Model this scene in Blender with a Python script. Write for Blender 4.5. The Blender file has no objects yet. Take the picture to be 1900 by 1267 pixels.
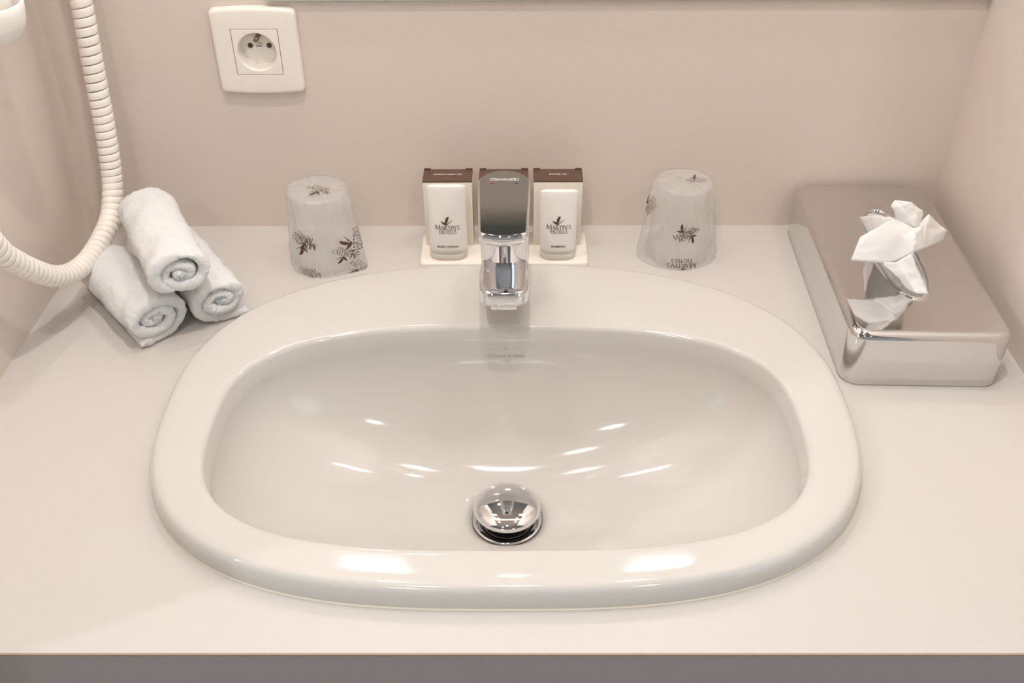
import bpy, math, random
from mathutils import Vector, Matrix, noise
from mathutils.bvhtree import BVHTree

PI = math.pi
S = bpy.context.scene
COL = S.collection
random.seed(7)

# ------------------------------------------------------------------ camera
def make_camera():
    cd = bpy.data.cameras.new('camera')
    cd.sensor_width = 36.0
    cd.lens = 1885.5 / 1900 * 36.0
    cd.clip_start = 0.01
    co = bpy.data.objects.new('camera', cd)
    COL.objects.link(co)
    p, y, r = .6429863, .00630514, -.00518851
    f = Vector((-math.sin(y)*math.cos(p), math.cos(y)*math.cos(p), -math.sin(p)))
    rt = Vector((math.cos(y), math.sin(y), 0)); up = rt.cross(f)
    a = math.cos(r)*rt + math.sin(r)*up
    b = -math.sin(r)*rt + math.cos(r)*up
    m = Matrix((a, b, -f)).transposed().to_4x4()
    m.translation = Vector((0, -.99121, .58))
    co.matrix_world = m
    S.camera = co
make_camera()

# ------------------------------------------------------------------ exposure, world, lights
S.view_settings.view_transform = 'Standard'
S.view_settings.look = 'None'
S.view_settings.gamma = 1.0
S.view_settings.use_curve_mapping = False
S.view_settings.exposure = 0.54
S.cycles.transparent_max_bounces = 32
W = bpy.data.worlds.new('world'); S.world = W
W.use_nodes = True
W.node_tree.nodes['Background'].inputs[0].default_value = (.9, .95, 1, 1)
W.node_tree.nodes['Background'].inputs[1].default_value = 0.3

CEIL = 1.45          # ceiling height above the worktop
WINDOW = 1.3        # brightness of the two frosted side windows
def area(name, loc, target, size, power, col, spread=PI):
    l = bpy.data.lights.new(name, 'AREA'); l.shape = 'DISK'; l.size = size
    l.energy = power; l.color = col; l.spread = spread
    o = bpy.data.objects.new(name, l); COL.objects.link(o)
    o.location = loc
    o.rotation_euler = (Vector(target) - Vector(loc)).to_track_quat('-Z', 'Y').to_euler()
    return o
# recessed ceiling downlights, some of them added as fill (each has its housing built further down)
SPOTS = [
    ((-0.01, -0.57, CEIL), (-0.01, -0.40, 0), .05, 3.7, (1.0, .94, .885)),
    ((-0.30, -0.16, CEIL), (-0.30, -0.13, 0), .06, 1.1, (1.0, .97, .94)),  # added fill lamp, brightens the back of the worktop on the left
    ((0.30, -0.16, CEIL), (0.30, -0.13, 0), .06, 1.1, (1.0, .97, .94)),  # added fill lamp, same for the right side of the worktop
    ((-0.25, -0.98, CEIL), (-0.25, -0.40, .1), .08, 2.2, (1.0, .98, .96)),
    ((-0.45, -1.95, CEIL), (0, -.2, .1), .12, 2.6, (1.0, .98, .96)),  # added fill lamp far forward, lifts the back wall
    ((0.65, -1.95, CEIL), (0, -.2, .1), .12, 2.6, (1.0, .98, .96)),  # second added wall fill, on the right
    ((-1.72, -1.22, CEIL), (0.05, -.36, 0), .05, 7.0, (.88, .95, 1.0)),
]
for i, (loc, tgt, sz, pw, c) in enumerate(SPOTS):
    area('downlight_lamp', (loc[0], loc[1], loc[2]-.012), tgt, sz, pw, c)
# ------------------------------------------------------------------ materials
def mat(name, col, rough=.5, metal=0.0, spec=.5, coat=0.0, bump=None, noise_col=None, trans=0, ior=1.45, sss=0.0, sheen=0.0):
    m = bpy.data.materials.new(name); m.use_nodes = True
    nt = m.node_tree; b = nt.nodes['Principled BSDF']
    b.inputs['Base Color'].default_value = (*col, 1)
    b.inputs['Roughness'].default_value = rough
    b.inputs['Metallic'].default_value = metal
    b.inputs['IOR'].default_value = ior
    b.inputs['Specular IOR Level'].default_value = spec
    b.inputs['Coat Weight'].default_value = coat
    b.inputs['Coat Roughness'].default_value = .02
    b.inputs['Transmission Weight'].default_value = trans
    if sss:
        b.inputs['Subsurface Weight'].default_value = sss
        b.inputs['Subsurface Radius'].default_value = (.006, .005, .004)
        b.inputs['Subsurface Scale'].default_value = 1
    if sheen: b.inputs['Sheen Weight'].default_value = sheen
    tc = nt.nodes.new('ShaderNodeTexCoord')
    if bump:
        sc, st, dist = bump
        n = nt.nodes.new('ShaderNodeTexNoise'); n.inputs['Scale'].default_value = sc; n.inputs['Detail'].default_value = 4
        bp = nt.nodes.new('ShaderNodeBump'); bp.inputs['Strength'].default_value = st; bp.inputs['Distance'].default_value = dist
        nt.links.new(tc.outputs['Object'], n.inputs['Vector'])
        nt.links.new(n.outputs['Fac'], bp.inputs['Height']); nt.links.new(bp.outputs['Normal'], b.inputs['Normal'])
    if noise_col:
        sc, amt = noise_col
        n = nt.nodes.new('ShaderNodeTexNoise'); n.inputs['Scale'].default_value = sc; n.inputs['Detail'].default_value = 3
        mx = nt.nodes.new('ShaderNodeMix'); mx.data_type = 'RGBA'
        mx.inputs['A'].default_value = (*[c*(1-amt) for c in col], 1); mx.inputs['B'].default_value = (*[min(1, c*(1+amt)) for c in col], 1)
        nt.links.new(tc.outputs['Object'], n.inputs['Vector'])
        nt.links.new(n.outputs['Fac'], mx.inputs['Factor']); nt.links.new(mx.outputs['Result'], b.inputs['Base Color'])
    return m
def film_mat(name, tfac, col=(.95, .93, .92), rough=.25, bump=None):
    m = bpy.data.materials.new(name); m.use_nodes = True
    nt = m.node_tree; nt.nodes.clear()
    out = nt.nodes.new('ShaderNodeOutputMaterial')
    tr = nt.nodes.new('ShaderNodeBsdfTransparent'); tr.inputs[0].default_value = (.997, .997, .997, 1)
    df = nt.nodes.new('ShaderNodeBsdfDiffuse'); df.inputs[0].default_value = (*col, 1)
    tl = nt.nodes.new('ShaderNodeBsdfTranslucent'); tl.inputs[0].default_value = (*col, 1)
    gl = nt.nodes.new('ShaderNodeBsdfGlossy'); gl.inputs['Roughness'].default_value = rough
    m1 = nt.nodes.new('ShaderNodeMixShader'); m1.inputs[0].default_value = .5
    m2 = nt.nodes.new('ShaderNodeMixShader'); m2.inputs[0].default_value = tfac
    m3 = nt.nodes.new('ShaderNodeMixShader')
    lw = nt.nodes.new('ShaderNodeLayerWeight'); lw.inputs[0].default_value = .5
    pw = nt.nodes.new('ShaderNodeMath'); pw.operation = 'POWER'; pw.inputs[1].default_value = 4
    fr = nt.nodes.new('ShaderNodeMath'); fr.operation = 'MULTIPLY_ADD'; fr.inputs[1].default_value = .6; fr.inputs[2].default_value = .03
    nt.links.new(lw.outputs['Facing'], pw.inputs[0]); nt.links.new(pw.outputs[0], fr.inputs[0])
    L = nt.links.new
    L(df.outputs[0], m1.inputs[1]); L(tl.outputs[0], m1.inputs[2])
    L(tr.outputs[0], m2.inputs[1]); L(m1.outputs[0], m2.inputs[2])
    L(fr.outputs[0], m3.inputs[0]); L(m2.outputs[0], m3.inputs[1]); L(gl.outputs[0], m3.inputs[2])
    L(m3.outputs[0], out.inputs[0])
    if bump:
        sc, st, dist = bump
        tc = nt.nodes.new('ShaderNodeTexCoord')
        mp = nt.nodes.new('ShaderNodeMapping'); mp.inputs['Scale'].default_value = (1, 1, .35)
        n = nt.nodes.new('ShaderNodeTexNoise'); n.inputs['Scale'].default_value = sc; n.inputs['Detail'].default_value = 5
        n.inputs['Distortion'].default_value = 1.5
        bp = nt.nodes.new('ShaderNodeBump'); bp.inputs['Strength'].default_value = st; bp.inputs['Distance'].default_value = dist
        L(tc.outputs['Object'], mp.inputs[0]); L(mp.outputs[0], n.inputs['Vector'])
        L(n.outputs['Fac'], bp.inputs['Height'])
        for nd in (df, tl, gl): L(bp.outputs[0], nd.inputs['Normal'])
    return m
def emit(name, col, st):
    m = bpy.data.materials.new(name); m.use_nodes = True
    nt = m.node_tree; nt.nodes.clear()
    out = nt.nodes.new('ShaderNodeOutputMaterial'); e = nt.nodes.new('ShaderNodeEmission')
    e.inputs[0].default_value = (*col, 1); e.inputs[1].default_value = st
    nt.links.new(e.outputs[0], out.inputs[0]); return m

M = {}
M['wall'] = mat('beige_wall_paint', (.73, .638, .575), .55, bump=(900, .25, .0004), noise_col=(3, .02))
M['ceiling'] = mat('ceiling_paint', (.36, .33, .31), .8)
M['room'] = mat('white_room_wall', (.58, .57, .56), .6)
M['floor'] = mat('floor_tile', (.46, .36, .28), .4)
M['counter'] = mat('cream_laminate', (.605, .567, .53), .38, spec=.35)
M['counter_edge'] = mat('grey_laminate', (.37, .345, .33), .5, bump=(700, .2, .0003), noise_col=(500, .04))
M['edge_seam'] = mat('brown_edge_seam', (.42, .30, .22), .6)
M['ceramic'] = mat('white_ceramic', (.625, .592, .552), .08, spec=.5, coat=.15)
M['chrome'] = mat('chrome', (.80, .80, .82), .035, metal=1)
M['chrome_soft'] = mat('satin_chrome', (.38, .375, .36), .10, metal=1)
M['chrome_box'] = mat('polished_steel', (.71, .695, .69), .05, metal=1)
M['mirror'] = mat('mirror_silver', (.80, .84, .82), .01, metal=1)
M['mirror_edge'] = mat('green_glass_edge', (.50, .58, .52), .15)
M['white_plastic'] = mat('ivory_plastic', (.88, .84, .78), .3, spec=.5)
M['cord'] = mat('cream_cord_plastic', (.92, .85, .78), .35, spec=.5)
M['socket'] = mat('socket_plastic', (.90, .84, .77), .28)
M['socket_dark'] = mat('socket_hole', (.10, .06, .04), .5)
M['brass'] = mat('aged_brass', (.33, .26, .15), .3, metal=1)
M['towel'] = mat('white_terry', (.78, .77, .76), .95, spec=.1, bump=(850, .8, .0012), sheen=.2, sss=.35)
M['tissue'] = mat('tissue_paper', (.87, .85, .83), .9, spec=.1)
M['carton'] = mat('cream_carton', (.86, .80, .71), .5)
M['brown'] = mat('brown_carton', (.115, .065, .045), .5)
M['ink'] = mat('brown_print', (.10, .05, .03), .6)
M['white_ink'] = mat('white_print', (.9, .87, .84), .6)
M['grey_ink'] = mat('grey_logo_print', (.50, .46, .43), .5)
M['bottle'] = mat('frosted_bottle', (.86, .83, .79), .35, spec=.4, sss=.25)
M['bottle_base'] = mat('translucent_base', (.74, .70, .62), .3, spec=.4, sss=.3)
M['tray'] = mat('ivory_tray', (.87, .81, .73), .3)
M['film'] = film_mat('crinkled_clear_film', .27, (1.0, .99, .975), .15, bump=(70, 1.0, .0035))
M['glass'] = film_mat('clear_tumbler_glass', .10, (.95, .95, .94), .03)
M['rubber'] = mat('dark_rubber', (.02, .018, .016), .5)
M['red'] = mat('red_dot', (.45, .05, .06), .5)
M['blue'] = mat('blue_dot', (.03, .16, .24), .5)
M['lampglow'] = emit('lamp_glow', (1.0, .95, .9), 30)
M['panelglow'] = emit('panel_glow', (1.0, .95, .90), 1.6)
M['windowglow'] = emit('window_glow', (.95, .98, 1.0), 2.8)
M['windowglow'] = emit('window_glow', (.72, .88, 1.0), WINDOW)
M['mirrorglow'] = emit('mirror_light_glow', (.93, .96, 1.0), 40)
M['sealant'] = mat('yellowed_sealant', (.74, .66, .54), .5)

# ------------------------------------------------------------------ mesh helpers
def mesh_obj(name, verts, faces, m, parent=None, smooth=True, sharp=None):
    me = bpy.data.meshes.new(name)
    me.from_pydata([tuple(v) for v in verts], [], faces); me.update()
    if smooth:
        me.polygons.foreach_set('use_smooth', [True]*len(me.polygons))
        if sharp is not None:
            me.set_sharp_from_angle(angle=sharp)
    if m: me.materials.append(m)
    o = bpy.data.objects.new(name, me); COL.objects.link(o)
    if parent: o.parent = parent
    return o
def empty(name, loc=(0, 0, 0), rz=0):
    o = bpy.data.objects.new(name, None); COL.objects.link(o); o.location = loc; o.rotation_euler = (0, 0, rz)
    o.empty_display_size = .02
    return o
def tag(o, label, cat, group=None, kind=None):
    if label: o['label'] = label
    if cat: o['category'] = cat
    if group: o['group'] = group
    if kind: o['kind'] = kind
    return o
def struct(name, verts, faces, m, smooth=False):
    o = mesh_obj(name, verts, faces, m, smooth=smooth); o['kind'] = 'structure'; return o
def box_vf(x0, x1, y0, y1, z0, z1):
    v = [(x, y, z) for x in (x0, x1) for y in (y0, y1) for z in (z0, z1)]
    f = [(0, 1, 3, 2), (4, 6, 7, 5), (0, 4, 5, 1), (2, 3, 7, 6), (0, 2, 6, 4), (1, 5, 7, 3)]
    return v, f
def box(name, x0, x1, y0, y1, z0, z1, m, parent=None, bevel=0):
    v, f = box_vf(x0, x1, y0, y1, z0, z1)
    o = mesh_obj(name, v, f, m, parent, smooth=False)
    if bevel:
        b = o.modifiers.new('bevel', 'BEVEL'); b.width = bevel; b.segments = 3
        o.data.polygons.foreach_set('use_smooth', [True]*6)
    return o
def loft(rings, close=True, cap0=False, cap1=False):
    """rings: lists of points, same length."""
    n = len(rings[0]); v = [p for r in rings for p in r]; f = []
    for i in range(len(rings)-1):
        for j in range(n if close else n-1):
            k = (j+1) % n
            f.append((i*n+j, i*n+k, (i+1)*n+k, (i+1)*n+j))
    if cap0: f.append(tuple(range(n))[::-1])
    if cap1: f.append(tuple((len(rings)-1)*n+j for j in range(n)))
    return v, f
def lathe(prof, n=48, c=(0, 0, 0), cap0=False, cap1=False):
    rings = [[(c[0]+r*math.cos(2*PI*j/n), c[1]+r*math.sin(2*PI*j/n), c[2]+z) for j in range(n)] for r, z in prof]
    return loft(rings, True, cap0, cap1)
def rrect(cx, cy, hx, hy, r, n=10):
    """rounded rectangle outline ccw, 4*(n+1) points"""
    r = min(r, hx-1e-5, hy-1e-5); pts = []
    for sx, sy, a0 in ((1, 1, 0), (-1, 1, PI/2), (-1, -1, PI), (1, -1, 1.5*PI)):
        for k in range(n+1):
            a = a0 + PI/2*k/n
            pts.append((cx+sx*(hx-r)+r*math.cos(a), cy+sy*(hy-r)+r*math.sin(a)))
    return pts
def sweep(path, radius, n=12):
    """tube along a list of Vectors"""
    path = [Vector(p) for p in path]; rings = []; up = Vector((0, 0, 1))
    N = None
    for i, p in enumerate(path):
        t = (path[min(i+1, len(path)-1)] - path[max(i-1, 0)]).normalized()
        if N is None:
            N = t.cross(up if abs(t.z) < .9 else Vector((1, 0, 0))).normalized()
        N = (N - t*N.dot(t)).normalized(); B = t.cross(N)
        r = radius(i) if callable(radius) else radius
        rings.append([p + r*(math.cos(2*PI*j/n)*N + math.sin(2*PI*j/n)*B) for j in range(n)])
    return loft(rings, True, True, True)
def catmull(P, per=12):
    P = [Vector(p) for p in P]; out = []
    for i in range(len(P)-1):
        a, b, c, d = P[max(i-1, 0)], P[i], P[i+1], P[min(i+2, len(P)-1)]
        for k in range(per):
            t = k/per
            out.append(.5*((2*b)+(c-a)*t+(2*a-5*b+4*c-d)*t*t+(3*b-a-3*c+d)*t**3))
    out.append(P[-1]); return out

# ---- lettering -----------------------------------------------------------
def text_vf(body, size, spacing=1.0, bold=0.0):
    cu = bpy.data.curves.new('t', 'FONT'); cu.body = body; cu.size = size
    cu.align_x = 'CENTER'; cu.align_y = 'CENTER'; cu.space_character = spacing; cu.offset = bold; cu.resolution_u = 4
    o = bpy.data.objects.new('t', cu); COL.objects.link(o)
    dg = bpy.context.evaluated_depsgraph_get()
    me = bpy.data.meshes.new_from_object(o.evaluated_get(dg))
    me.calc_loop_triangles()
    v = [(p.co.x, p.co.y) for p in me.vertices]; f = [tuple(t.vertices) for t in me.loop_triangles]
    bpy.data.objects.remove(o); bpy.data.curves.remove(cu); bpy.data.meshes.remove(me)
    return v, f
TK, TN = .15, .07     # thick and thin strokes of the hotel lettering
GL = {
 'M': (1.08, [([(.10, 0), (.17, 1)], TN), ([(.17, 1), (.53, .08)], TK), ([(.53, .08), (.90, 1)], TN), ([(.90, 1), (.99, 0)], TK),
              ([(.02, .02), (.2, .02)], .05), ([(.88, .02), (1.08, .02)], .05), ([(.08, .98), (.2, .98)], .05)]),
 'A': (.86, [([(.08, 0), (.43, 1)], TN), ([(.43, 1), (.80, 0)], TK), ([(.2, .34), (.66, .34)], TN), ([(.0, .02), (.17, .02)], .05), ([(.70, .02), (.88, .02)], .05)]),
 'R': (.78, [([(.14, 0), (.14, 1)], TK), ([(.14, .96), (.42, .95), (.57, .85), (.60, .72), (.5, .56), (.3, .5), (.14, .5)], .09), ([(.34, .5), (.76, -.02)], TK), ([(.04, .02), (.25, .02)], .05)]),
 'T': (.74, [([(.37, 0), (.37, 1)], TK), ([(.02, .95), (.72, .95)], TN), ([(.04, .96), (.02, .80)], .05), ([(.70, .96), (.73, .80)], .05), ([(.26, .02), (.48, .02)], .05)]),
 'I': (.34, [([(.17, 0), (.17, 1)], TK), ([(.06, .02), (.28, .02)], .05), ([(.06, .98), (.28, .98)], .05)]),
 'N': (.88, [([(.13, 0), (.13, 1)], TN), ([(.11, 1), (.75, .02)], TK), ([(.75, 0), (.75, 1)], TN), ([(.03, .02), (.23, .02)], .05), ([(.65, .98), (.86, .98)], .05)]),
 "'": (.24, [([(.13, 1.04), (.09, .76)], .10)]),
 'S': (.62, [([(.52, .84), (.42, .95), (.28, .98), (.14, .90), (.12, .74), (.24, .60), (.42, .47), (.53, .32), (.50, .14), (.34, .02), (.16, .04), (.06, .17)], .11)]),
 'H': (.90, [([(.14, 0), (.14, 1)], TK), ([(.76, 0), (.76, 1)], TK), ([(.14, .52), (.76, .52)], TN), ([(.04, .02), (.25, .02)], .05), ([(.66, .02), (.87, .02)], .05), ([(.04, .98), (.25, .98)], .05), ([(.66, .98), (.87, .98)], .05)]),
 'O': (.94, [([(.47+.38*math.cos(a*PI/8), .5+.47*math.sin(a*PI/8)) for a in range(17)], .11)]),
 'E': (.66, [([(.14, 0), (.14, 1)], TK), ([(.14, .96), (.56, .96)], TN), ([(.14, .52), (.48, .52)], TN), ([(.14, .04), (.6, .04)], TN)]),
 'L': (.62, [([(.14, 0), (.14, 1)], TK), ([(.14, .04), (.58, .04), (.6, .16)], TN), ([(.04, .98), (.25, .98)], .05)]),
}
def strokes(v, f, pts, w, ox, oy, s):
    n = len(pts); base = len(v)
    for i in range(n):
        a = Vector(pts[max(i-1, 0)]); b = Vector(pts[min(i+1, n-1)]); t = (b-a).normalized(); q = Vector((-t.y, t.x))*w/2
        p = Vector(pts[i])
        v.append((ox+s*(p.x+q.x), oy+s*(p.y+q.y))); v.append((ox+s*(p.x-q.x), oy+s*(p.y-q.y)))
    for i in range(n-1):
        f.append((base+2*i, base+2*i+1, base+2*i+3, base+2*i+2))
def word(txt, h, cx, cy, v, f, first=1.0):
    tot = sum(GL[c][0]*(first if i == 0 else 1) for i, c in enumerate(txt)); x = cx - tot*h/2
    for i, c in enumerate(txt):
        s = h*(first if i == 0 else 1)
        for pts, w in GL[c][1]: strokes(v, f, pts, w, x, cy, s)
        x += GL[c][0]*s
def bird(v, f, cx, cy, s):
    def poly(pts):
        b = len(v); v.extend([(cx+s*x, cy+s*y) for x, y in pts]); f.append(tuple(range(b, b+len(pts))))
    poly([(-.60, .14), (-.50, .04), (-.30, -.02), (-.12, -.08), (.04, -.16), (.10, -.24), (.04, -.34), (-.10, -.36), (-.34, -.24), (-.52, -.04)])   # left wing and body
    poly([(-.16, -.04), (-.14, .18), (-.06, .38), (.06, .52), (.20, .56), (.24, .46), (.18, .30), (.14, .12), (.06, -.10), (-.04, -.12)])            # raised wing
    poly([(.08, -.22), (.18, -.06), (.24, -.02), (.30, -.06), (.40, .08), (.62, .26), (.60, .22), (.44, .04), (.32, -.12), (.22, -.12), (.12, -.28)])
    poly([(-.02, -.34), (.03, -.33), (-.01, -.48), (-.03, -.48)])
def hotel_logo(w):
    """MARTIN'S / HOTELS under a bird, w = width of the first line"""
    v, f = [], []
    h = w/5.9
    word("MARTIN'S", h, 0, 0, v, f, 1.22)
    word("HOTELS", h*.88, .02*w, -h*1.02, v, f, 1.12)
    bird(v, f, -.02*w, h*1.95, w*.40)
    return v, f
def decal(name, vf, fn, m, parent):
    v, f = vf
    o = mesh_obj(name, [fn(x, y) for x, y in v], f, m, parent, smooth=False)
    return o
def join_vf(*parts):
    v, f = [], []
    for (pv, pf), dx, dy in parts:
        b = len(v); v += [(x+dx, y+dy) for x, y in pv]; f += [tuple(i+b for i in q) for q in pf]
    return v, f

# ------------------------------------------------------------------ the room
XL, XR = -.4707, .4608
def quad(name, pts, m): return struct(name, pts, [(0, 1, 2, 3)], m)
def slab(name, x0, x1, y0, y1, z0, z1, m):
    v, f = box_vf(x0, x1, y0, y1, z0, z1); return struct(name, v, f, m)
FLOOR = -.86
def back_wall():
    # back wall with the socket's round box let into it
    hx0, hx1, hz0, hz1 = -.2588-.022, -.2588+.022, .2045-.022, .2045+.022
    xs, zs = (XL-.1, hx0, hx1, XR+.1), (FLOOR, hz0, hz1, CEIL)
    v = [(x, 0, z) for z in zs for x in xs]; f = []
    for i in range(3):
        for j in range(3):
            if i == 1 and j == 1: continue
            a = i*4+j; f.append((a, a+1, a+5, a+4))
    b = len(v); v += [(x, .1, z) for z in (FLOOR, CEIL) for x in (XL-.1, XR+.1)]
    f += [(b+1, b, b+2, b+3), (0, b, b+1, 3), (12, 15, b+3, b+2), (0, 12, b+2, b), (3, b+1, b+3, 15)]
    h = len(v); v += [(x, .02, z) for z in (hz0, hz1) for x in (hx0, hx1)]
    f += [(5, 6, h+1, h), (6, 10, h+3, h+1), (10, 9, h+2, h+3), (9, 5, h, h+2), (h, h+1, h+3, h+2)]
    struct('wall_back', v, f, M['wall'])
back_wall()
slab('wall_left', XL-.1, XL, -.632, 0, FLOOR, CEIL, M['wall'])
slab('wall_right', XR, XR+.1, -.632, 0, FLOOR, CEIL, M['wall'])
slab('wall_far_left', -2.5, -2.4, -2.6, -.632, FLOOR, CEIL, M['room'])
slab('wall_far_right', 1.5, 1.6, -2.6, -.632, FLOOR, CEIL, M['room'])
slab('wall_front_left', -2.5, XL-.1, -.632, -.532, FLOOR, CEIL, M['room'])
slab('wall_front_right', XR+.1, 1.6, -.632, -.532, FLOOR, CEIL, M['room'])
slab('wall_rear', -2.5, 1.6, -2.7, -2.6, FLOOR, CEIL, M['room'])
slab('floor', -2.5, 1.6, -2.7, .1, FLOOR-.1, FLOOR, M['floor'])
slab('ceiling', -2.5, 1.6, -2.7, .1, CEIL, CEIL+.1, M['ceiling'])

# frosted windows in the side walls of the room
for i, (x, sg) in enumerate(((-2.4, 1), (1.5, -1))):
    xa, xb = sorted((x, x+sg*.010)); xc, xd = sorted((x+sg*.010, x+sg*.013))
    t = struct('window_%d' % (i+1), *box_vf(xa, xb, -2.25, -1.15, -.30, 1.10), M['white_plastic'])
    mesh_obj('pane', *box_vf(xc, xd, -2.20, -1.20, -.25, 1.05), M['windowglow'], t, smooth=False)
# recessed ceiling lights and added fill lights: a ring and a glowing lens each
for (loc, tgt, sz, pw, c), lab in zip(SPOTS, (
        'round recessed ceiling light straight above the washbasin', 'added round fill light above the rolled towels',
        'added round fill light above the tissue box', 'round recessed ceiling light in front of the vanity',
        'added round fill light behind the viewer to the left', 'added round fill light behind the viewer to the right',
        'round recessed ceiling light far to the left in the room')):
    t = empty('ceiling_light', (loc[0], loc[1], CEIL)); tag(t, lab, 'ceiling light', 'recessed ceiling lights')
    v, f = lathe([(sz/2+.012, 0), (sz/2+.012, -.006), (sz/2+.004, -.008), (sz/2+.002, -.002)], 32); mesh_obj('trim_ring', v, f, M['chrome'], t)
    v, f = lathe([(sz/2+.002, -.003), (.001, -.003)], 32, cap1=True); mesh_obj('lens', v, f, M['lampglow'], t)
# ------------------------------------------------------------------ outlines of the washbasin
CX = -.0095
def supe(th, cy, a, bb, bf, nb, nf):
    c, s = math.cos(th), math.sin(th)
    n, b = (nb, bb) if s >= 0 else (nf, bf)
    return (CX + a*math.copysign(abs(c)**(2/n), c), cy + b*math.copysign(abs(s)**(2/n), s))
NT = 192
TH = [2*PI*(j+.5)/NT for j in range(NT)]
def outer(ins, z): return [(*supe(t, -.315, .2920-ins, .208-ins, .217-ins, 2.35, 2.85), z) for t in TH]
def inner(k, z, dy=0.0, ins=0.0):
    return [(*supe(t, -.352+dy, (.2435-ins)*k, (.1300-ins)*k, (.140-ins)*k, 2.9, 3.1), z) for t in TH]
def mixr(A, B, t, z=None):
    return [(a[0]*(1-t)+b[0]*t, a[1]*(1-t)+b[1]*t, (a[2]*(1-t)+b[2]*t) if z is None else z) for a, b in zip(A, B)]

# ------------------------------------------------------------------ worktop
YF = -.569
def make_worktop():
    t = empty('worktop', (0, YF/2, 0)); tag(t, 'cream laminate worktop around the washbasin with a grey front edge', 'countertop')
    off = Vector((0, -YF/2, 0))
    hole = outer(.012, 0)
    # outer rectangle points matched by direction from the hole's centre
    rect = []
    cx, cy = CX, -.315
    for p in hole:
        dx, dy = p[0]-cx, p[1]-cy
        k = min(((XR-cx) if dx > 0 else (XL-cx))/dx if abs(dx) > 1e-9 else 1e9, ((0-cy) if dy > 0 else (YF+.001-cy))/dy if abs(dy) > 1e-9 else 1e9)
        rect.append([cx+dx*k, cy+dy*k, 0])
    for X, Y in ((XL, 0), (XR, 0), (XL, YF+.001), (XR, YF+.001)):      # snap the nearest point to each corner
        q = min(rect, key=lambda r: (r[0]-X)**2+(r[1]-Y)**2); q[0], q[1] = X, Y
    rings = [hole, mixr(hole, rect, .35, 0), mixr(hole, rect, .7, 0), [tuple(r) for r in rect], [(r[0], r[1], -.036) for r in rect],
             [(h[0], h[1], -.036) for h in hole], hole]
    rings = [[Vector(p)+off for p in r] for r in rings]
    v, f = loft(rings)
    o = mesh_obj('top', v, f, M['counter'], t, smooth=False)
    o = box('front_edge', XL+.0002, XR-.0002, YF-YF/2, YF-YF/2+.001, -.036, -.0022, M['counter_edge'], t)
    o['label'] = 'grey front edge of the worktop'
    o = box('seam', XL+.0002, XR-.0002, YF-YF/2-.0002, YF-YF/2+.001, -.0022, -.0002, M['edge_seam'], t)
    # drawer-front panel below the edge
    o = box('apron', XL+.0002, XR-.0002, YF-YF/2+.0002, YF-YF/2+.018, -.20, -.036, M['counter_edge'], t)
make_worktop()

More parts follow.
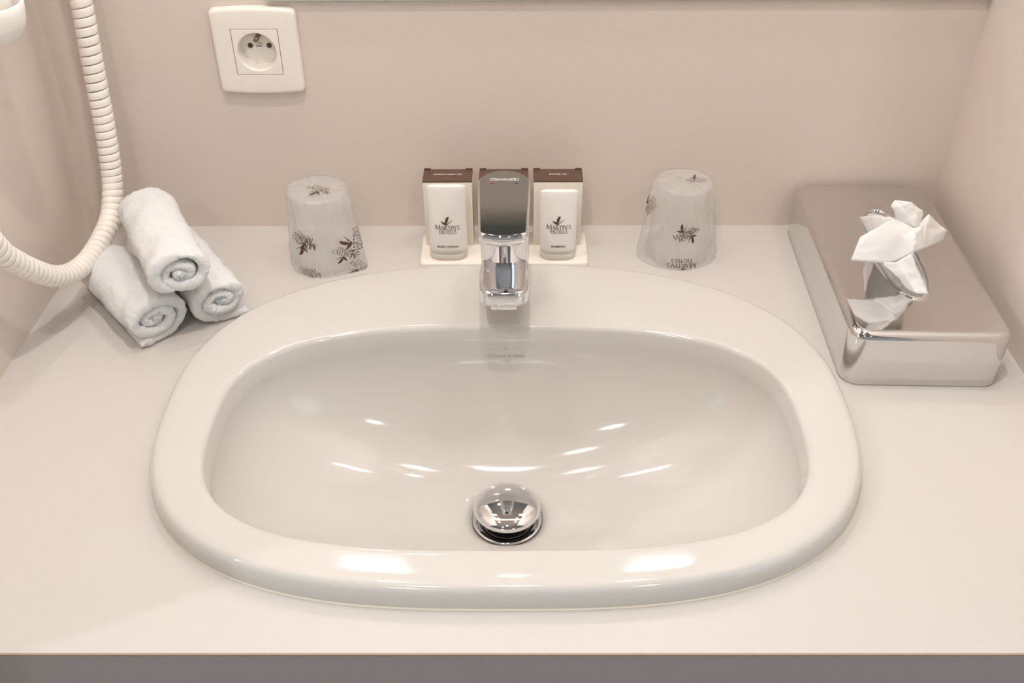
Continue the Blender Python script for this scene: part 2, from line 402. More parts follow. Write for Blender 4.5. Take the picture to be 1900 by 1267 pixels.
# ------------------------------------------------------------------ washbasin
DR = (CX, -.334)      # drain centre
DZ = -.118
MARK_Z = -.0120
def make_basin():
    t = empty('washbasin', (CX, -.315, 0)); tag(t, 'oval white ceramic drop-in washbasin set into the worktop', 'sink')
    off = Vector((-CX, .315, 0))
    R = []
    I0 = inner(1, .0203, ins=-.0056)
    for ins, z in ((0, .0003), (-.0004, .008), (.0001, .0130), (.0012, .0163), (.0030, .0186), (.0055, .0199), (.0090, .0203)): R.append(outer(ins, z))
    A = outer(.0090, .0203)
    for k in (.33, .66, .9): R.append(mixr(A, I0, k))
    R.append(I0); R.append(inner(1, .0198, ins=-.0034)); R.append(inner(1, .0184, ins=-.0015)); R.append(inner(1, .0155, ins=-.0003))
    R.append(inner(1, .008, ins=.0004))
    # bowl
    NB = 34; p = 2.05; top = .004
    r0 = .033/.24
    for i in range(NB+1):
        u = i/NB
        ph = u*PI/2
        r = max(math.cos(ph), 0)**(2/p)
        z = top - (top-DZ-.004)*math.sin(ph)**(2/p)
        r = r*.992
        if r < .16: break
        k = (1-r)
        base = inner(r, z)
        # the ring's centre drifts to the drain and its shape rounds off
        q = []
        w = k**2.2
        for (x, y, zz), th in zip(base, TH):
            cxx, cyy = CX, -.352
            rr = math.hypot(x-cxx, y-cyy)
            ax, ay = cxx+(x-cxx), cyy+(y-cyy)
            rad = .19*r
            bx, by = cxx+rad*math.cos(th), cyy+rad*math.sin(th)
            x2, y2 = ax*(1-w)+bx*w, ay*(1-w)+by*w
            q.append((x2, y2+(DR[1]+.352)*k, zz-.004*k*k))
        R.append(q)
    R.append([(DR[0]+.0335*math.cos(t_), DR[1]+.0335*math.sin(t_), DZ) for t_ in TH])
    R.append([(DR[0]+.0325*math.cos(t_), DR[1]+.0325*math.sin(t_), DZ-.004) for t_ in TH])
    R.append([(DR[0]+.021*math.cos(t_), DR[1]+.021*math.sin(t_), DZ-.008) for t_ in TH])
    R.append([(DR[0]+.021*math.cos(t_), DR[1]+.021*math.sin(t_), DZ-.05) for t_ in TH])
    wr = [[Vector(p_)+off for p_ in r] for r in R]
    v, f = loft(wr, cap1=True)
    o = mesh_obj('bowl', v, f, M['ceramic'], t)
    bvh = BVHTree.FromPolygons([tuple(a-off) for a in v], f)
    # chrome drain ring
    prof = [(.0322, DZ-.0005), (.0318, DZ+.0008), (.0300, DZ+.0010), (.0240, DZ-.0010), (.0200, DZ-.0030), (.0195, DZ-.006), (.0192, DZ-.03)]
    v, f = lathe(prof, 64, (0, DR[1]+.315, 0)); d = mesh_obj('drain_ring', v, f, M['chrome'], t); d['label'] = 'chrome drain ring'
    v, f = lathe([(.0188, DZ-.014), (.0001, DZ-.014)], 40, (0, DR[1]+.315, 0), cap1=True); d2 = mesh_obj('drain_hole', v, f, M['rubber'], t)
    d2['label'] = 'dark drain opening'
    # maker's mark on the back of the bowl
    def put(x, v_):
        hit, nrm, _, _ = bvh.ray_cast(Vector((x, -.33, MARK_Z + v_)), Vector((0, 1, 0)))
        if nrm.y > 0: nrm = -nrm
        return hit + nrm*.0003 + off
    name = text_vf('Villeroy & Boch', .0056, 1.04)
    sub = text_vf('1748', .0028, 1.1)
    arch = ([], [])
    strokes(arch[0], arch[1], [(-.28, 0), (-.30, .6), (-.16, .95), (.16, .95), (.30, .6), (.28, 0)], .16, 0, 0, .0042)
    vf = join_vf((name, -.0105, 0), (arch, -.0105, .0058), (sub, -.0105, -.0058))
    # spread the lettering on the sloping wall
    d = decal('maker_mark', vf, lambda x, y: put(x, y), M['grey_ink'], t); d['label'] = 'pale grey maker lettering on the back of the bowl'
    return bvh
BVH = make_basin()
def make_sealant():
    R = [outer(-.0012, 0.0002), outer(-.0008, .0007), outer(.0002, .0012)]
    R = [[Vector(p) - Vector((CX, -.315, 0)) for p in r] for r in R]
    v, f = loft(R)
    b = [o for o in COL.objects if o.name == 'washbasin'][0]
    o = mesh_obj('sealant', v, f, M['sealant'], b); o['label'] = 'thin yellowed sealant bead around the rim'
make_sealant()

# pop-up plug
def make_plug():
    t = empty('basin_plug', (DR[0], DR[1], DZ)); tag(t, 'round domed chrome plug raised over the drain of the washbasin', 'drain plug')
    prof = [(.0001, .0232), (.006, .0231), (.012, .0226), (.018, .0217), (.023, .0206), (.027, .0192), (.0296, .0176), (.0308, .0160), (.0310, .0142), (.0300, .0126),
            (.0270, .0112), (.020, .0105), (.0001, .0105)]
    v, f = lathe(prof, 72, cap0=True, cap1=True); mesh_obj('cap', v, f, M['chrome'], t)
    v, f = lathe([(.0172, .0105), (.0176, .006), (.0172, .002)], 48, cap0=True, cap1=True); s = mesh_obj('seal', v, f, M['rubber'], t); s['label'] = 'black rubber seal under the cap'
    v, f = lathe([(.006, .002), (.006, -.013)], 24, cap0=True, cap1=True); mesh_obj('stem', v, f, M['chrome'], t)
make_plug()

# ------------------------------------------------------------------ faucet
def make_faucet():
    fx, fy = -.0118, -.1505
    z0 = .0203
    t = empty('faucet', (fx, fy, z0)); tag(t, 'chrome single-lever faucet with flat lever at the back of the basin', 'faucet')
    H = lambda z: z - z0
    v, f = lathe([(.0240, H(.0204)), (.0240, H(.0225)), (.0235, H(.0232)), (.0234, H(.04)), (.0232, H(.08)), (.0233, H(.112)), (.0226, H(.1185)), (.0200, H(.1225)), (.0, H(.1225))], 72)
    # the spout, lofted front to back and pushed into the body
    def sec(y, hw, zb, zt, r, dish):
        pts = []
        for x, z in rrect(0, 0, hw, (zt-zb)/2, r, 8):
            zz = z + (zt+zb)/2
            if z > 0: zz -= dish*(1-(x/hw)**2)
            pts.append((x, y-fy, H(zz + max(0, (-.15-y)/.1)*.0022)))
        return pts
    sp = []
    for y, hw, zb, zt, r, d in ((-.150, .0205, .034, .0545, .004, .0006), (-.172, .0228, .038, .0600, .004, .0010), (-.187, .0231, .042, .0640, .0042, .0012),
                             (-.200, .0231, .0460, .0672, .0044, .0014), (-.215, .0230, .0500, .0702, .0046, .0014), (-.226, .0228, .0530, .0722, .0046, .0012),
                             (-.233, .0223, .0550, .0732, .0046, .001), (-.2385, .0212, .0565, .0740, .0046, .0008), (-.2430, .0192, .0578, .0742, .0046, .0004),
                             (-.2462, .0166, .0588, .0738, .0046, .0001), (-.2480, .0140, .0602, .0727, .0046, 0), (-.2488, .0110, .0625, .0707, .0036, 0)):
        sp.append(sec(y, hw, zb, zt, r, d))
    v2, f2 = loft(sp, True, True, True)
    b = len(v); v += v2; f += [tuple(i+b for i in q) for q in f2]
    mesh_obj('body', v, f, M['chrome'], t)
    # aerator under the tip
    o = box('aerator', -.0118, .0118, -.2455-fy, -.228-fy, H(.0560), H(.0620), M['chrome'], t, .0012)
    # base gasket
    v, f = lathe([(.0243, H(.0202)), (.0243, H(.0208)), (.0236, H(.0210))], 48); mesh_obj('gasket', v, f, M['rubber'], t)
    # lever: rounded at the back over the body, nearly straight sides, bowed front end
    def outline(ins):
        pts = []
        R = .0245-ins
        for k in range(25):                                    # back half circle
            a = PI*k/24
            pts.append((R*math.cos(a)*1.0, R*math.sin(a)))
        n = 8
        yF = -.0965+ins
        hwF = .0213-ins; rc = .007
        for k in range(1, n+1):                                # left side
            u = k/n; pts.append((-(R*(1-u)+hwF*u), (yF+rc)*u))
        for k in range(1, 9):                                  # front left corner
            a = PI/2*k/8; pts.append((-hwF+rc-rc*math.cos(a), yF+rc-rc*math.sin(a)))
        for k in range(1, 13):                                 # bowed front
            u = k/13; x = (-hwF+rc)*(1-u)+(hwF-rc)*u; pts.append((x, yF-.0030*math.sin(PI*u)))
        for k in range(0, 9):
            a = PI/2*k/8; pts.append((hwF-rc+rc*math.sin(a), yF+rc-rc*math.cos(a)))
        for k in range(1, n):
            u = 1-k/n; pts.append(((R*(1-u)+hwF*u), (yF+rc)*u))
        return pts
    def lring(ins, z, tilt=0.0):
        return [(x, y, H(z + tilt*(-y/.09))) for x, y in outline(ins)]
    T = .0
    rings = [lring(.0060, .1225), lring(.0030, .1230, .0005), lring(.0010, .1245, .001), lring(.0000, .1275, .001), lring(.0001, .1320, .001),
             lring(.0006, .1335, .001), lring(.0016, .1344, .001)]
    v, f = loft(rings, True, True, False); lv = mesh_obj('lever', v, f, M['chrome'], t)
    v, f = loft([lring(.0016, .1344, .001), lring(.0022, .1346, .001), lring(.0024, .1346, .001)], True, False, True)
    pl = mesh_obj('lever_face', v, f, M['chrome_soft'], lv, smooth=False); pl['label'] = 'satin upper face of the lever'
    zt = H(.1350)
    # name in a thin frame, red and blue marks
    nm = text_vf('hansgrohe', .0052, 1.05)
    fr = ([], [])
    for a, b_ in (((-.013, .0016), (-.0075, .0016)), ((.0075, .0016), (.013, .0016)), ((-.013, .0016), (-.013, -.0022)), ((.013, .0016), (.013, -.0022)), ((-.013, -.0022), (.013, -.0022))):
        strokes(fr[0], fr[1], [a, b_], .0004, 0, 0, 1)
    decal('maker_name', join_vf((nm, 0, .0004), (fr, 0, 0)), lambda x, y: (x, y+.0045, zt), M['white_ink'], lv)
    for sx, mm, nme in ((-1, 'red', 'hot_mark'), (1, 'blue', 'cold_mark')):
        v, f = lathe([(.0012, 0), (.0002, .0)], 16, (sx*.0115, -.0022, zt), cap1=True)
        mesh_obj(nme, [((p[0]-sx*.0115)*1.3+sx*.0115, (p[1]+.0022)*.8-.0022, p[2]) for p in v], f, M[mm], lv, smooth=False)
make_faucet()

# ------------------------------------------------------------------ wall socket
def make_socket():
    cx, cz = -.2588, .2045
    t = empty('wall_socket', (cx, 0, cz)); tag(t, 'ivory square wall socket with round recess on the back wall', 'power outlet')
    HW, HH = .0425, .0420
    # plate with bowed top and bottom edges and a square cut-out; all parts face -y
    def plate_ring(s, y, bow=.0022):
        pts = []
        for x, z in rrect(0, 0, HW+s, HH+s, .0045, 6): pts.append((x, z))
        # refine top and bottom edges for the bow
        out = []
        n = len(pts)
        for i in range(n):
            a, b = pts[i], pts[(i+1) % n]
            out.append(a)
            if math.hypot(a[0]-b[0], a[1]-b[1]) > .03:
                for k in range(1, 16): out.append((a[0]+(b[0]-a[0])*k/16, a[1]+(b[1]-a[1])*k/16))
        return [(x, y, z + math.copysign(1, z)*bow*(1-(x/HW)**2)*(1 if abs(z) > .03 else 0)) for x, z in out]
    base = plate_ring(0, 0)
    n = len(base)
    def sq(h, y):      # square outline with the same count, matched by direction
        out = []
        for x, _, z in base:
            k = h/max(abs(x), abs(z)); out.append((x*k, y, z*k))
        # snap corners
        for X, Z in ((h, h), (-h, h), (-h, -h), (h, -h)):
            i = min(range(n), key=lambda i: (out[i][0]-X)**2+(out[i][2]-Z)**2); out[i] = (X, y, Z)
        return out
    rings = [plate_ring(0, -.0002), plate_ring(0, -.0060), plate_ring(-.0008, -.0078), plate_ring(-.002, -.0086), plate_ring(-.004, -.0089), sq(.0236, -.0089), sq(.0234, -.0080), sq(.0234, -.004)]
    v, f = loft(rings); mesh_obj('cover_plate', v, f, M['socket'], t, sharp=.7)
    h = .0229
    def circ(r, y): 
        out = []
        for x, _, z in sq(h, 0):
            a = math.atan2(z, x); out.append((r*math.cos(a), y, r*math.sin(a)))
        return out
    rings = [sq(h, -.0035), sq(h, -.0086), sq(h-.0004, -.0090), circ(.0198, -.0090), circ(.0193, -.0085), circ(.0185, .004), circ(.018, .006), circ(.001, .006)]
    ins = loft(rings, True, False, True)
    o = mesh_obj('insert', ins[0], ins[1], M['socket'], t, sharp=.6)
    def pin(name, x, z, r, y0, y1, m):
        v, f = lathe([(r*.3, 0), (r, .0004), (r, y1-y0)], 20, cap0=True, cap1=True)
        v = [(x+a, y0+c, z+b) for a, b, c in v]
        return mesh_obj(name, v, f, m, t)
    # the recess floor is at y=+.006; holes are dark discs just in front, the earth pin sticks out
    pin('pin_hole', -.0095, .0015, .0026, .0050, .0062, M['socket_dark'])
    pin('pin_hole', .0095, .0015, .0026, .0050, .0062, M['socket_dark'])
    p = pin('earth_pin', 0, .0115, .0024, -.0075, .006, M['brass']); p['label'] = 'brass earth pin'
    p = pin('screw', 0, .0015, .0030, .0040, .0062, M['chrome']); p['label'] = 'slotted centre screw'
    box('screw_slot', -.0024, .0024, .0035, .0040, .0011, .0019, M['socket_dark'], p)
make_socket()

# ------------------------------------------------------------------ wall mirror above
def make_mirror():
    x0, x1, z0, z1 = -.2437, XR-.002, .2546, 1.05
    t = empty('wall_mirror', ((x0+x1)/2, 0, z0)); tag(t, 'large wall mirror whose greenish bottom edge shows at the top', 'mirror')
    cx = (x0+x1)/2
    box('glass', x0-cx, x1-cx, -.006, -.001, 0, z1-z0, M['mirror_edge'], t)
    box('reflecting_face', x0-cx+.002, x1-cx-.002, -.0066, -.0061, .002, z1-z0-.002, M['mirror'], t)
    for sx in (-1, 1):
        X = sx*.208 - cx
        v = [(X-.042, -.0072, .345+.01*(sx > 0)), (X+.042, -.0072, .345+.01*(sx < 0)), (X+.042, -.0072, .392+.01*(sx < 0)), (X-.042, -.0072, .392+.01*(sx > 0)),
             (X-.042, -.0067, .345+.01*(sx > 0)), (X+.042, -.0067, .345+.01*(sx < 0)), (X+.042, -.0067, .392+.01*(sx < 0)), (X-.042, -.0067, .392+.01*(sx > 0))]
        mesh_obj('light_panel', v, [(0, 1, 2, 3), (7, 6, 5, 4), (0, 4, 5, 1), (1, 5, 6, 2), (2, 6, 7, 3), (3, 7, 4, 0)], M['mirrorglow'], t, smooth=False)
make_mirror()

# ------------------------------------------------------------------ toiletries on their tray
TZ = .006
def make_tray():
    t = empty('toiletries_tray', (-.0137, -.055, 0)); tag(t, 'low ivory tray behind the faucet holding the toiletries', 'tray')
    def r_(ins, z): return [(x, y, z) for x, y in rrect(0, 0, .0890-ins, .0330-ins, .007, 8)]
    v, f = loft([r_(.0, 0.0001), r_(0, .0038), r_(.0006, .0052), r_(.0018, TZ)], True, True, True)
    mesh_obj('plate', v, f, M['tray'], t, sharp=.9)
make_tray()
def make_carton(x, label, text, w=.0508, h=.0775, ry=0.0):
    d = .026
    t = empty('toiletry_carton', (x, -.0385, TZ), ry); tag(t, label, 'box', 'small cartons behind the toiletries')
    box('sleeve', -w/2, w/2, -d/2, d/2, 0, h-.002, M['carton'], t, .0004)
    l = box('lid', -w/2-.0003, w/2+.0003, -d/2-.0002, d/2, h-.0020, h, M['brown'], t, .0003); l['label'] = 'dark brown carton lid'
    box('lid_tab', -w/2, -w/2+.007, d/2-.0012, d/2, h, h+.0012, M['brown'], t)
    box('lid_tab', w/2-.007, w/2, d/2-.0012, d/2, h, h+.0012, M['brown'], t)
    if text:
        decal('lettering', text_vf(text, .0028, 1.05, .0001), lambda a, b: (a, b+.001, h+.00015), M['white_ink'], l)
make_carton(-.0722, 'brown-topped cream carton behind the body lotion bottle', 'SEWING & VANITY SET')
make_carton(-.0137, 'brown-topped cream carton mostly hidden behind the faucet', None)
make_carton(.0428, 'brown-topped cream carton behind the shampoo bottle', 'SHOWER CAP')
def make_bottle(x, h, label, text, wt, wb):
    y0 = -.0698
    t = empty('toiletry_bottle', (x, y0, TZ)); tag(t, label, 'bottle', 'frosted toiletry bottles on the tray')
    def ring(hw, hd, z):
        out = []
        for k in range(64):
            a = 2*PI*k/64; c, s = math.cos(a), math.sin(a)
            n = 2.9
            out.append((hw*math.copysign(abs(c)**(2/n), c), hd*math.copysign(abs(s)**(2/2.3), s), z))
        return out
    hb = .0075
    v, f = loft([ring(wb-.0008, .0128, 0), ring(wb, .0135, .0010), ring(wb, .0135, hb-.0004), ring(wb-.0006, .0131, hb)], True, True, True)
    c = mesh_obj('cap', v, f, M['bottle_base'], t, sharp=.9); c['label'] = 'translucent bottle cap at its foot'
    top = h
    DT = .0030                       # half depth at the crimped top
    hd_at = lambda z: .0136 + (DT-.0136)*(z-hb)/(top-hb)
    hw_at = lambda z: wb + (wt-wb)*(z-hb)/(top-hb)
    rg = [ring(wb-.0002, .0133, hb)]
    for k in range(1, 13):
        z = hb + (top-.0025-hb)*k/12; rg.append(ring(hw_at(z), hd_at(z), z))
    rg += [ring(hw_at(top)-.0004, DT, top-.0014), ring(hw_at(top)-.0012, DT-.0002, top-.0005), ring(hw_at(top)-.0024, DT-.0008, top)]
    v, f = loft(rg, True, True, True)
    b = mesh_obj('body', v, f, M['bottle'], t)
    def front(a, z):
        u = (z-hb)/(top-hb); hw = wb+(wt-wb)*u; hd = hd_at(z)
        y = hd*max(0, 1-abs(a/hw)**2.9)**(1/2.3)
        return (a, -y-.0003, z)
    lg = hotel_logo(.0262); d = decal('hotel_logo', lg, lambda a, z: front(a, z+.0355), M['ink'], b)
    decal('lettering', text_vf(text, .0029, 1.12, .0001), lambda a, z: front(a, z+.0165), M['ink'], b)
make_bottle(-.0722, .0825, 'frosted body lotion bottle left of the faucet', 'BODY LOTION', .0201, .0199)
make_bottle(.0431, .0765, 'frosted shampoo bottle right of the faucet', 'SHAMPOO', .0198, .0189)

# ------------------------------------------------------------------ wrapped tumblers
def make_tumbler(x, y, rb, rt, h, label, seed, bulge, marks, lean=(0, 0)):
    t = empty('wrapped_tumbler', (x, y, 0)); tag(t, label, 'cup', 'wrapped tumblers')
    L = lambda z: (lean[0]*z/h, lean[1]*z/h)
    n = 96
    def ring(r, z):
        lx, ly = L(z)
        return [(lx+r*math.cos(2*PI*j/n), ly+r*math.sin(2*PI*j/n), z) for j in range(n)]
    g = .0022
    rg = lambda z: (rb-g) + ((rt-g)-(rb-g))*z/h
    # upside-down glass: mouth on the worktop
    v, f = loft([ring(rg(.001)-.0018, .001), ring(rg(.001), .001), ring(rg(.03), .03), ring(rg(.06), .06), ring(rg(h-.006), h-.006), ring(rg(h-.002)-.0015, h-.0025), ring(rt-.008, h-.0012), ring(.001, h-.0016)], True, False, True)
    b = len(v)
    v2, f2 = loft([ring(rg(.001)-.0018, .001), ring(rg(.03)-.0018, .03), ring(rg(h-.014)-.002, h-.014), ring(rt-.010, h-.009), ring(.001, h-.009)], True, False, True)
    mesh_obj('glass', v+v2, f+[tuple(i+b for i in q) for q in f2], M['glass'], t)
    # loose film with creases
    off = Vector((seed*3.1, seed*1.7, 0))
    def R(th, z):
        u = z/h
        r = rb + (rt-rb)*u + .0004
        r += bulge(th, u)
        cr = noise.noise(Vector((math.cos(th)*2.2, math.sin(th)*2.2, u*1.6))+off)
        cr2 = abs(noise.noise(Vector((math.cos(th)*6+u*3, math.sin(th)*6, u*2.5))+off))
        return r + max(0, .0016*cr) + .0014*cr2
    nt_, nz = 160, 60
    rings = []
    for i in range(nz+1):
        u = i/nz; z = .0004 + u*(h-.0004)
        lx, ly = L(z); rr = []
        for j in range(nt_):
            th = 2*PI*j/nt_; r = R(th, z)
            k = 1.0
            if u > .94: k = 1-.05*((u-.94)/.06)**2
            rr.append((lx+k*r*math.cos(th), ly+k*r*math.sin(th), z))
        rings.append(rr)
    for q in (.85, .6, .35, .12, .02):
        lx, ly = L(h); rr = []
        for j in range(nt_):
            th = 2*PI*j/nt_; r = R(th, h)*.95*q
            rr.append((lx+r*math.cos(th), ly+r*math.sin(th), h+.0007+.0009*noise.noise(Vector((r*math.cos(th)*110, r*math.sin(th)*110, seed)))))
        rings.append(rr)
    v, f = loft(rings, True, False, True)
    w = mesh_obj('plastic_wrap', v, f, M['film'], t); w['label'] = 'crinkled clear plastic wrap printed with the hotel name'
    lg = hotel_logo(.030)
    for (kind, a0, z0, rot, s, mir) in marks:
        ca, sa = math.cos(rot), math.sin(rot)
        def fn(px, py):
            if mir: px = -px
            X, Y = s*(ca*px-sa*py), s*(sa*px+ca*py)
            if kind == 'side':
                z = z0+Y; z = min(max(z, .0015), h-.0005); r = R(a0+X/(rb*.92), z)+.0005
                th = a0 + X/(rb*.92); lx, ly = L(z); return (lx+r*math.cos(th), ly+r*math.sin(th), z)
            return (L(h)[0]+a0+X, L(h)[1]+z0+Y, h+.0022)
        decal('hotel_logo', lg, fn, M['ink'], w)
def blob(th, c, w):
    d = (th-c+PI) % (2*PI)-PI; return math.exp(-(d/w)**2)
A = math.radians
make_tumbler(-.2030, -.0700, .0365, .0300, .0840, 'upside-down glass in printed clear film left of the lotion bottle', 1.3,
    lambda th, u: .011*blob(th, A(-22), .33)*(1-.55*u)*(1 if u < .9 else (1-u)/.1) + .004*blob(th, A(150), .6)*u,
    [('side', A(-118), .0410, A(172), 1.05, False), ('side', A(-112), .0445, A(160), .9, False), ('side', A(-24), .034, A(80), 1.05, False), ('side', A(-48), .0260, A(150), .80, False),
     ('side', A(-112), .006, A(185), .85, False), ('top', .004, -.004, A(150), .95, False), ('side', A(-30), .006, A(120), .7, False)], lean=(-.001, .001))
make_tumbler(.1722, -.0560, .0370, .0292, .0850, 'upside-down glass in printed clear film right of the shampoo bottle', 4.1,
    lambda th, u: .0065*blob(th, A(195), .7)*(1-.3*u)*(1 if u < .9 else (1-u)/.1) + .004*blob(th, A(-15), .6)*(1-u),
    [('side', A(-88), .040, A(25), .85, False), ('side', A(-84), .0435, A(-150), .80, False), ('side', A(-90), .0085, A(180), .98, False), ('side', A(200), .062, A(60), .95, False),
     ('top', .012, -.003, A(5), .75, False)], lean=(0, .0))

# ------------------------------------------------------------------ rolled towels
def make_roll(front, back, ru, rw, zc, mirror, tail, seed, label, turns=2.5, aend=0.0):
    F, B = Vector((*front, 0)), Vector((*back, 0))
    ax = (B-F); Lg = ax.length; ax.normalize(); side = Vector((-ax.y, ax.x, 0))*-1     # to the right seen from the front
    t = empty('rolled_towel', (F.x, F.y, 0)); tag(t, label, 'towel', 'rolled face cloths')
    if zc > .04: t.location.z = 0
    th = .0104
    path = []
    N = 210
    a_end = -PI/2 - aend; a0 = a_end - turns*2*PI
    for i in range(N+1):
        s = i/N; a = a0 + (a_end-a0)*s
        rr = .04 + .96*s - th/(2*ru)*1.0
        wob = 1 + .10*noise.noise(Vector((math.cos(a)*1.3+seed, math.sin(a)*1.3, s*3)))*(1-.5*s)
        if tail == 0 and s > .9: rr -= .85*th/ru*((s-.9)/.1)
        path.append(((rr*ru*wob+.003*(1-s))*math.cos(a), (rr*rw*wob)*math.sin(a)*(1-.12*(1-s))))
    n0 = len(path)
    lx, ly = path[-1]
    for k in range(1, 1+int(tail/.0015)):
        path.append((lx+.0015*k, ly-.0))
    if mirror: path = [(-x, y) for x, y in path]
    Np = len(path)
    # cross loops: rounded strip in the thickness x length plane
    prof = []
    nl = 64
    for k in range(nl+1):
        prof.append((.5, k/nl))
    for k in range(1, 6):
        a = PI*k/6; prof.append((.5*math.cos(a), 1+.5*math.sin(a)*th/Lg))
    for k in range(nl+1): prof.append((-.5, 1-k/nl))
    for k in range(1, 6):
        a = PI*k/6; prof.append((-.5*math.cos(a), -.5*math.sin(a)*th/Lg))
    rings = []
    for i, (u, w) in enumerate(path):
        a = Vector(path[max(i-1, 0)]); b = Vector(path[min(i+1, Np-1)]); tg = (b-a).normalized(); nr = Vector((tg.y, -tg.x))*(1 if not mirror else -1)
        s = i/Np
        tt = th*(1 if i < Np-6 else (Np-i)/7)
        skew = .006*noise.noise(Vector((s*5, seed, 0)))
        rr = []
        for q, l in prof:
            pu, pw = u+nr.x*q*tt, w+nr.y*q*tt
            P = F + side*pu + ax*(l*Lg+skew) + Vector((0, 0, zc+pw))
            nz = noise.noise(P*55+Vector((seed, 0, 0)))*.0022 + noise.noise(P*300)*.0009 + noise.noise(P*1000)*.0008
            dirv = side*(nr.x*(1 if q >= 0 else -1)) + Vector((0, 0, nr.y*(1 if q >= 0 else -1)))
            P = P + dirv*nz
            if l <= 0 or l >= 1: P += ax*noise.noise(P*700)*.0014
            P.z = max(P.z, .0004)
            rr.append(P - t.location)
        rings.append(rr)
    v, f = loft(rings, True, True, True)
    o = mesh_obj('rolled_towel', v, f, M['towel']); 
    o.location = t.location
    for k in ('label', 'category', 'group'): o[k] = t[k]
    bpy.data.objects.remove(t)
    o.name = 'rolled_towel'
    return o
make_roll((-.3410, -.2150), (-.4180, -.1260), .0345, .0262, .0270, True, .020, 2.0, 'rolled white face cloth at the lower left, its hem trailing left')
make_roll((-.2860, -.1830), (-.3560, -.0820), .0315, .0258, .0268, False, .024, 5.0, 'rolled white face cloth at the lower right beside the basin rim')
make_roll((-.3065, -.2130), (-.3680, -.0985), .0340, .0280, .0765, False, 0, 9.0, 'rolled white face cloth resting on top of the other two', aend=.5)

# ------------------------------------------------------------------ tissue box
def make_tissue_box():
    H = .0565; ang = A(-1.7)
    t = empty('tissue_box', (.3655, -.1470, 0), ang); tag(t, 'rectangular chrome tissue box cover beside the right wall', 'tissue box')
    hx, hy = .0705, .1385
    nn = 12
    def rr(ins, z, R=.017):
        p = rrect(0, 0, hx-ins, hy-ins, max(R-ins, .004), nn); out = []
        for i in range(len(p)):
            a, b = p[i], p[(i+1) % len(p)]; out.append((a[0], a[1], z))
            if (i+1) % (nn+1) == 0:
                m = 14 if abs(a[1]-b[1]) < 1e-6 else 30
                for k in range(1, m): out.append((a[0]+(b[0]-a[0])*k/m, a[1]+(b[1]-a[1])*k/m, z))
        return out
    base = rr(0, 0); n = len(base)
    sx, sy = .0015, .0000            # centre of the slot
    def slot(w, l, z):
        out = []
        for x, y, _ in base:
            # by angle on a stadium shape
            a = math.atan2(y/hy, x/hx)
            c, s = math.cos(a), math.sin(a)
            out.append((sx+w*math.copysign(abs(c)**(2/2.3), c), sy+l*math.copysign(abs(s)**(2/2.1), s), z))
        return out
    R = [rr(.001, .0002), rr(0, .002)]
    R.append(rr(0, H-.0075))
    for k in range(1, 9):
        a = PI/2*k/8; R.append(rr(.0075*(1-math.cos(a)), H-.0075+.0075*math.sin(a)))
    top = rr(.0078, H)
    R.append(top)
    S0 = slot(.0262, .0862, H)
    for k in (.3, .65): R.append(mixr(top, S0, k))
    R += [S0, slot(.0249, .0848, H+.0003), slot(.0233, .0832, H+.0012), slot(.0215, .0814, H+.0014), slot(.0199, .0799, H+.0004), slot(.0190, .0789, H-.0018), slot(.0188, .0787, H-.0045), slot(.0194, .0792, H-.0060)]
    v, f = loft(R)
    o = mesh_obj('cover', v, f, M['chrome_box'], t)
    # the stack of tissues seen inside the slot
    v, f = box_vf(-.050, .057, -.115, .115, .004, H-.0105)
    # slightly wavy top sheet
    st = box('tissue_stack', -.052, .056, -.118, .118, .004, H-.0062, M['tissue'], t, .002); st['label'] = 'white folded tissues inside the slot'
    return t
make_tissue_box()

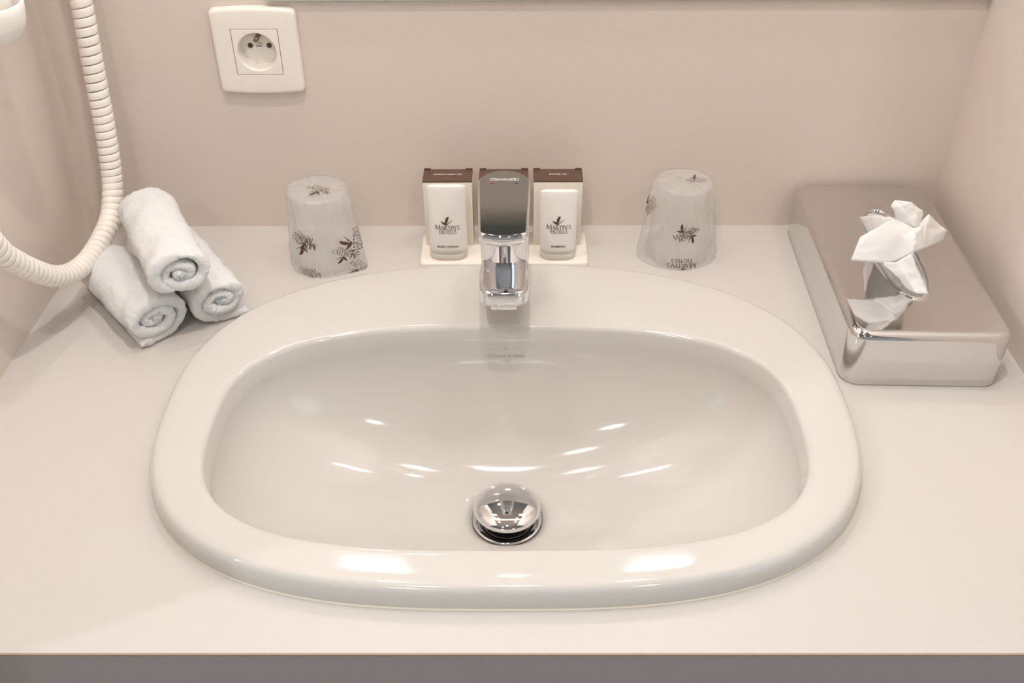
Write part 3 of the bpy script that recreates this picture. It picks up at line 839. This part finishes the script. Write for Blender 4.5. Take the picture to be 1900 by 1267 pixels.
def make_tissue():
    t0 = Vector((.366, -.15, .0565))
    P = {}
    def g(k, x, y, z): P[k] = Vector((x, y, z)); return P[k]
    g('L', .3071, -.1964, .077); g('L2', .3157, -.1846, .095); g('M', .3428, -.185, .115)
    g('T1', .3349, -.1889, .130); g('T0', .3400, -.1815, .1315); g('T', .3549, -.1821, .130)
    g('T3', .3724, -.174, .112); g('R1', .3793, -.1695, .110); g('R2', .4124, -.1467, .078)
    g('R3', .4062, -.1566, .074); g('C', .3571, -.2048, .090); g('N', .3440, -.2010, .0765)
    g('K', .3610, -.1900, .1080)
    g('S1', .3540, -.1900, .0575); g('S2', .3640, -.2230, .0580); g('S3', .3750, -.2230, .0580); g('S4', .3700, -.1700, .0575)
    g('S5', .3560, -.1060, .052); g('Q', .3460, -.1500, .088)
    tris = []
    def patch(pts, depth, amp, seed):
        """fan of quads between two polylines"""
        a, b = pts
        n = 22; m_ = 16
        A_ = [Vector(q) for q in a]; B_ = [Vector(q) for q in b]
        def samp(C_, u):
            x = u*(len(C_)-1); i = min(int(x), len(C_)-2); return C_[i].lerp(C_[i+1], x-i)
        rings = []
        for i in range(n+1):
            u = i/n; pa, pb = samp(A_, u), samp(B_, u); row = []
            for j in range(m_+1):
                w = j/m_; p = pa.lerp(pb, w)
                nz = noise.noise(p*70+Vector((seed, 0, 0)))*amp + abs(noise.noise(p*140+Vector((0, seed, 0))))*amp*.8
                d = Vector((.2, -.5, .8))
                e = 0.4 + .6*math.sin(PI*w)
                row.append(p + d*nz*e - t0 + Vector((0, 0, depth*math.sin(PI*w))))
            rings.append(row)
        return loft(rings, close=False)
    parts = [
        patch(([P['L'], P['N'], P['C'], P['C']+Vector((.0015, -.002, -.006))], [P['L2'], P['M'], P['K'], P['K']+Vector((.002, 0, -.001))]), .003, .0028, 1.0),     # left flap
        patch(([P['M'], P['K'], P['K']+Vector((.004, .002, 0)), P['T3']], [P['T1'], P['T0'], P['T'], P['T3']+Vector((-.004, -.002, .006))]), .002, .0025, 2.0),     # upright tip
        patch(([P['C'], P['C']+Vector((.014, .010, -.002)), P['R3']], [P['K'], P['R1'], P['R2']]), .004, .0030, 3.0),                      # right flap
        patch(([P['N']+Vector((-.009, .002, .001)), P['N']+Vector((.002, -.004, .004)), P['C']], [P['S1']+Vector((.005, -.0275, 0)), P['S2'], P['S3']]), -.001, .0032, 4.0),  # neck going down the slot
        patch(([P['C'], P['C']+Vector((.006, .02, -.008)), P['R3']+Vector((-.026, .010, .004))], [P['S3'], P['S4'], P['S4']+Vector((.0015, .03, 0))]), 0, .0025, 5.0),
        patch(([P['M']+Vector((-.008, 0, -.016)), P['M'], P['K']], [Vector((.3505, -.135, .0575)), Vector((.3500, -.082, .0570)), Vector((.3680, -.078, .0570))]), .001, .0026, 6.0),
    ]
    v, f = [], []
    for pv, pf in parts:
        b = len(v); v += pv; f += [tuple(i+b for i in q) for q in pf]
    o = mesh_obj('tissue', v, f, M['tissue'])
    o.location = t0
    sd = o.modifiers.new('thick', 'SOLIDIFY'); sd.thickness = .00035
    tag(o, 'crumpled white paper tissue pulled up out of the chrome box', 'tissue')
make_tissue()

# ------------------------------------------------------------------ hair dryer with its coiled cord
def make_dryer():
    t = empty('hair_dryer', (XL, -.19, .29)); tag(t, 'white wall hair dryer with a coiled cord hanging over the towels', 'hair dryer')
    o3 = Vector((XL, -.19, .29))
    # holder cup on the left wall
    c = Vector((-.4215, -.190, .2800)) - o3
    prof = [(.0001, 0), (.010, .0006), (.0165, .0030), (.0220, .0080), (.0262, .0140), (.0280, .0190), (.0288, .0250), (.0298, .0330), (.0285, .0345), (.0262, .0300), (.020, .014), (.0001, .008)]
    v, f = lathe(prof, 56, c, cap0=True, cap1=True); mesh_obj('holder', v, f, M['white_plastic'], t)
    box('wall_plate', .0003, .012, -.045, .045, -.01, .16, M['white_plastic'], t, .004)
    # handset resting in the cup, nozzle down, handle towards the back wall
    rings = []
    for y, z, r in ((0, -.004, .018), (0, .03, .021), (0, .07, .025), (0, .11, .030), (0, .15, .032), (0, .18, .030), (0, .196, .020), (0, .20, .002)):
        rings.append([(c.x+r*math.cos(2*PI*j/40), c.y+y+r*math.sin(2*PI*j/40), z) for j in range(40)])
    v, f = loft(rings, True, True, True); hs = mesh_obj('handset', v, f, M['white_plastic'], t)
    hp = [Vector((-.436, -.165, .425)), Vector((-.428, -.11, .43)), Vector((-.418, -.06, .425)), Vector((-.412, -.035, .405)), Vector((-.411, -.029, .37))]
    v, f = sweep([p-o3 for p in catmull(hp, 6)], lambda i: .016-.0002*i, 20); mesh_obj('handle', v, f, M['white_plastic'], t)
    # coiled cord
    cp = [(-.4110, -.0285, .372), (-.4106, -.0300, .330), (-.4108, -.0330, .2649), (-.4113, -.0385, .2254), (-.4119, -.0443, .1842), (-.4125, -.0490, .1459), (-.4134, -.0565, .1085),
          (-.4144, -.0655, .0823), (-.4158, -.0833, .0614), (-.4184, -.1087, .0511), (-.4217, -.1425, .0467), (-.4250, -.1749, .0519), (-.4280, -.2048, .0671),
          (-.4307, -.2316, .0915), (-.4327, -.2519, .1140), (-.4339, -.2643, .1314), (-.4345, -.2760, .1600), (-.4350, -.2800, .2000), (-.4360, -.2700, .2400), (-.4380, -.245, .270), (-.4400, -.225, .285)]
    C_ = [Vector(p) for p in catmull(cp, 40)]
    # arc length
    Ls = [0]
    for i in range(1, len(C_)): Ls.append(Ls[-1]+(C_[i]-C_[i-1]).length)
    frames = []; Nn = None
    for i, p in enumerate(C_):
        tg = (C_[min(i+1, len(C_)-1)]-C_[max(i-1, 0)]).normalized()
        if Nn is None: Nn = tg.cross(Vector((0, 1, 0))).normalized()
        Nn = (Nn-tg*Nn.dot(tg)).normalized(); frames.append((p, tg, Nn.copy(), tg.cross(Nn)))
    def at(s):
        lo, hi = 0, len(Ls)-1
        while hi-lo > 1:
            m_ = (lo+hi)//2
            if Ls[m_] <= s: lo = m_
            else: hi = m_
        u = (s-Ls[lo])/max(1e-9, Ls[hi]-Ls[lo]); a, b = frames[lo], frames[hi]
        return [x.lerp(y, u) for x, y in zip(a, b)]
    s = 0; theta = 0; seg = 36; rings = []
    while s < Ls[-1]:
        fr_ = s/Ls[-1]
        pitch = .0102 - .0026*min(1, fr_/.38) if fr_ < .38 else .0076
        p, tg, N_, B_ = at(s)
        rad = .0073; 
        c_, sn = math.cos(theta), math.sin(theta)
        rdir = c_*N_ + sn*B_
        pc = p + rdir*rad
        ring = []
        for k in range(16):
            a = 2*PI*k/16; ca, sa = math.cos(a), math.sin(a)
            e = 2/6.5
            ring.append(pc + tg*(pitch*.452)*math.copysign(abs(ca)**e, ca) + rdir*.0030*math.copysign(abs(sa)**e, sa) - o3)
        rings.append(ring)
        theta += 2*PI/seg; s += pitch/seg
    v, f = loft(rings, True, True, True)
    cd = mesh_obj('coiled_cord', v, f, M['cord'], t); cd['label'] = 'cream spiral cord hanging in a loop'
make_dryer()
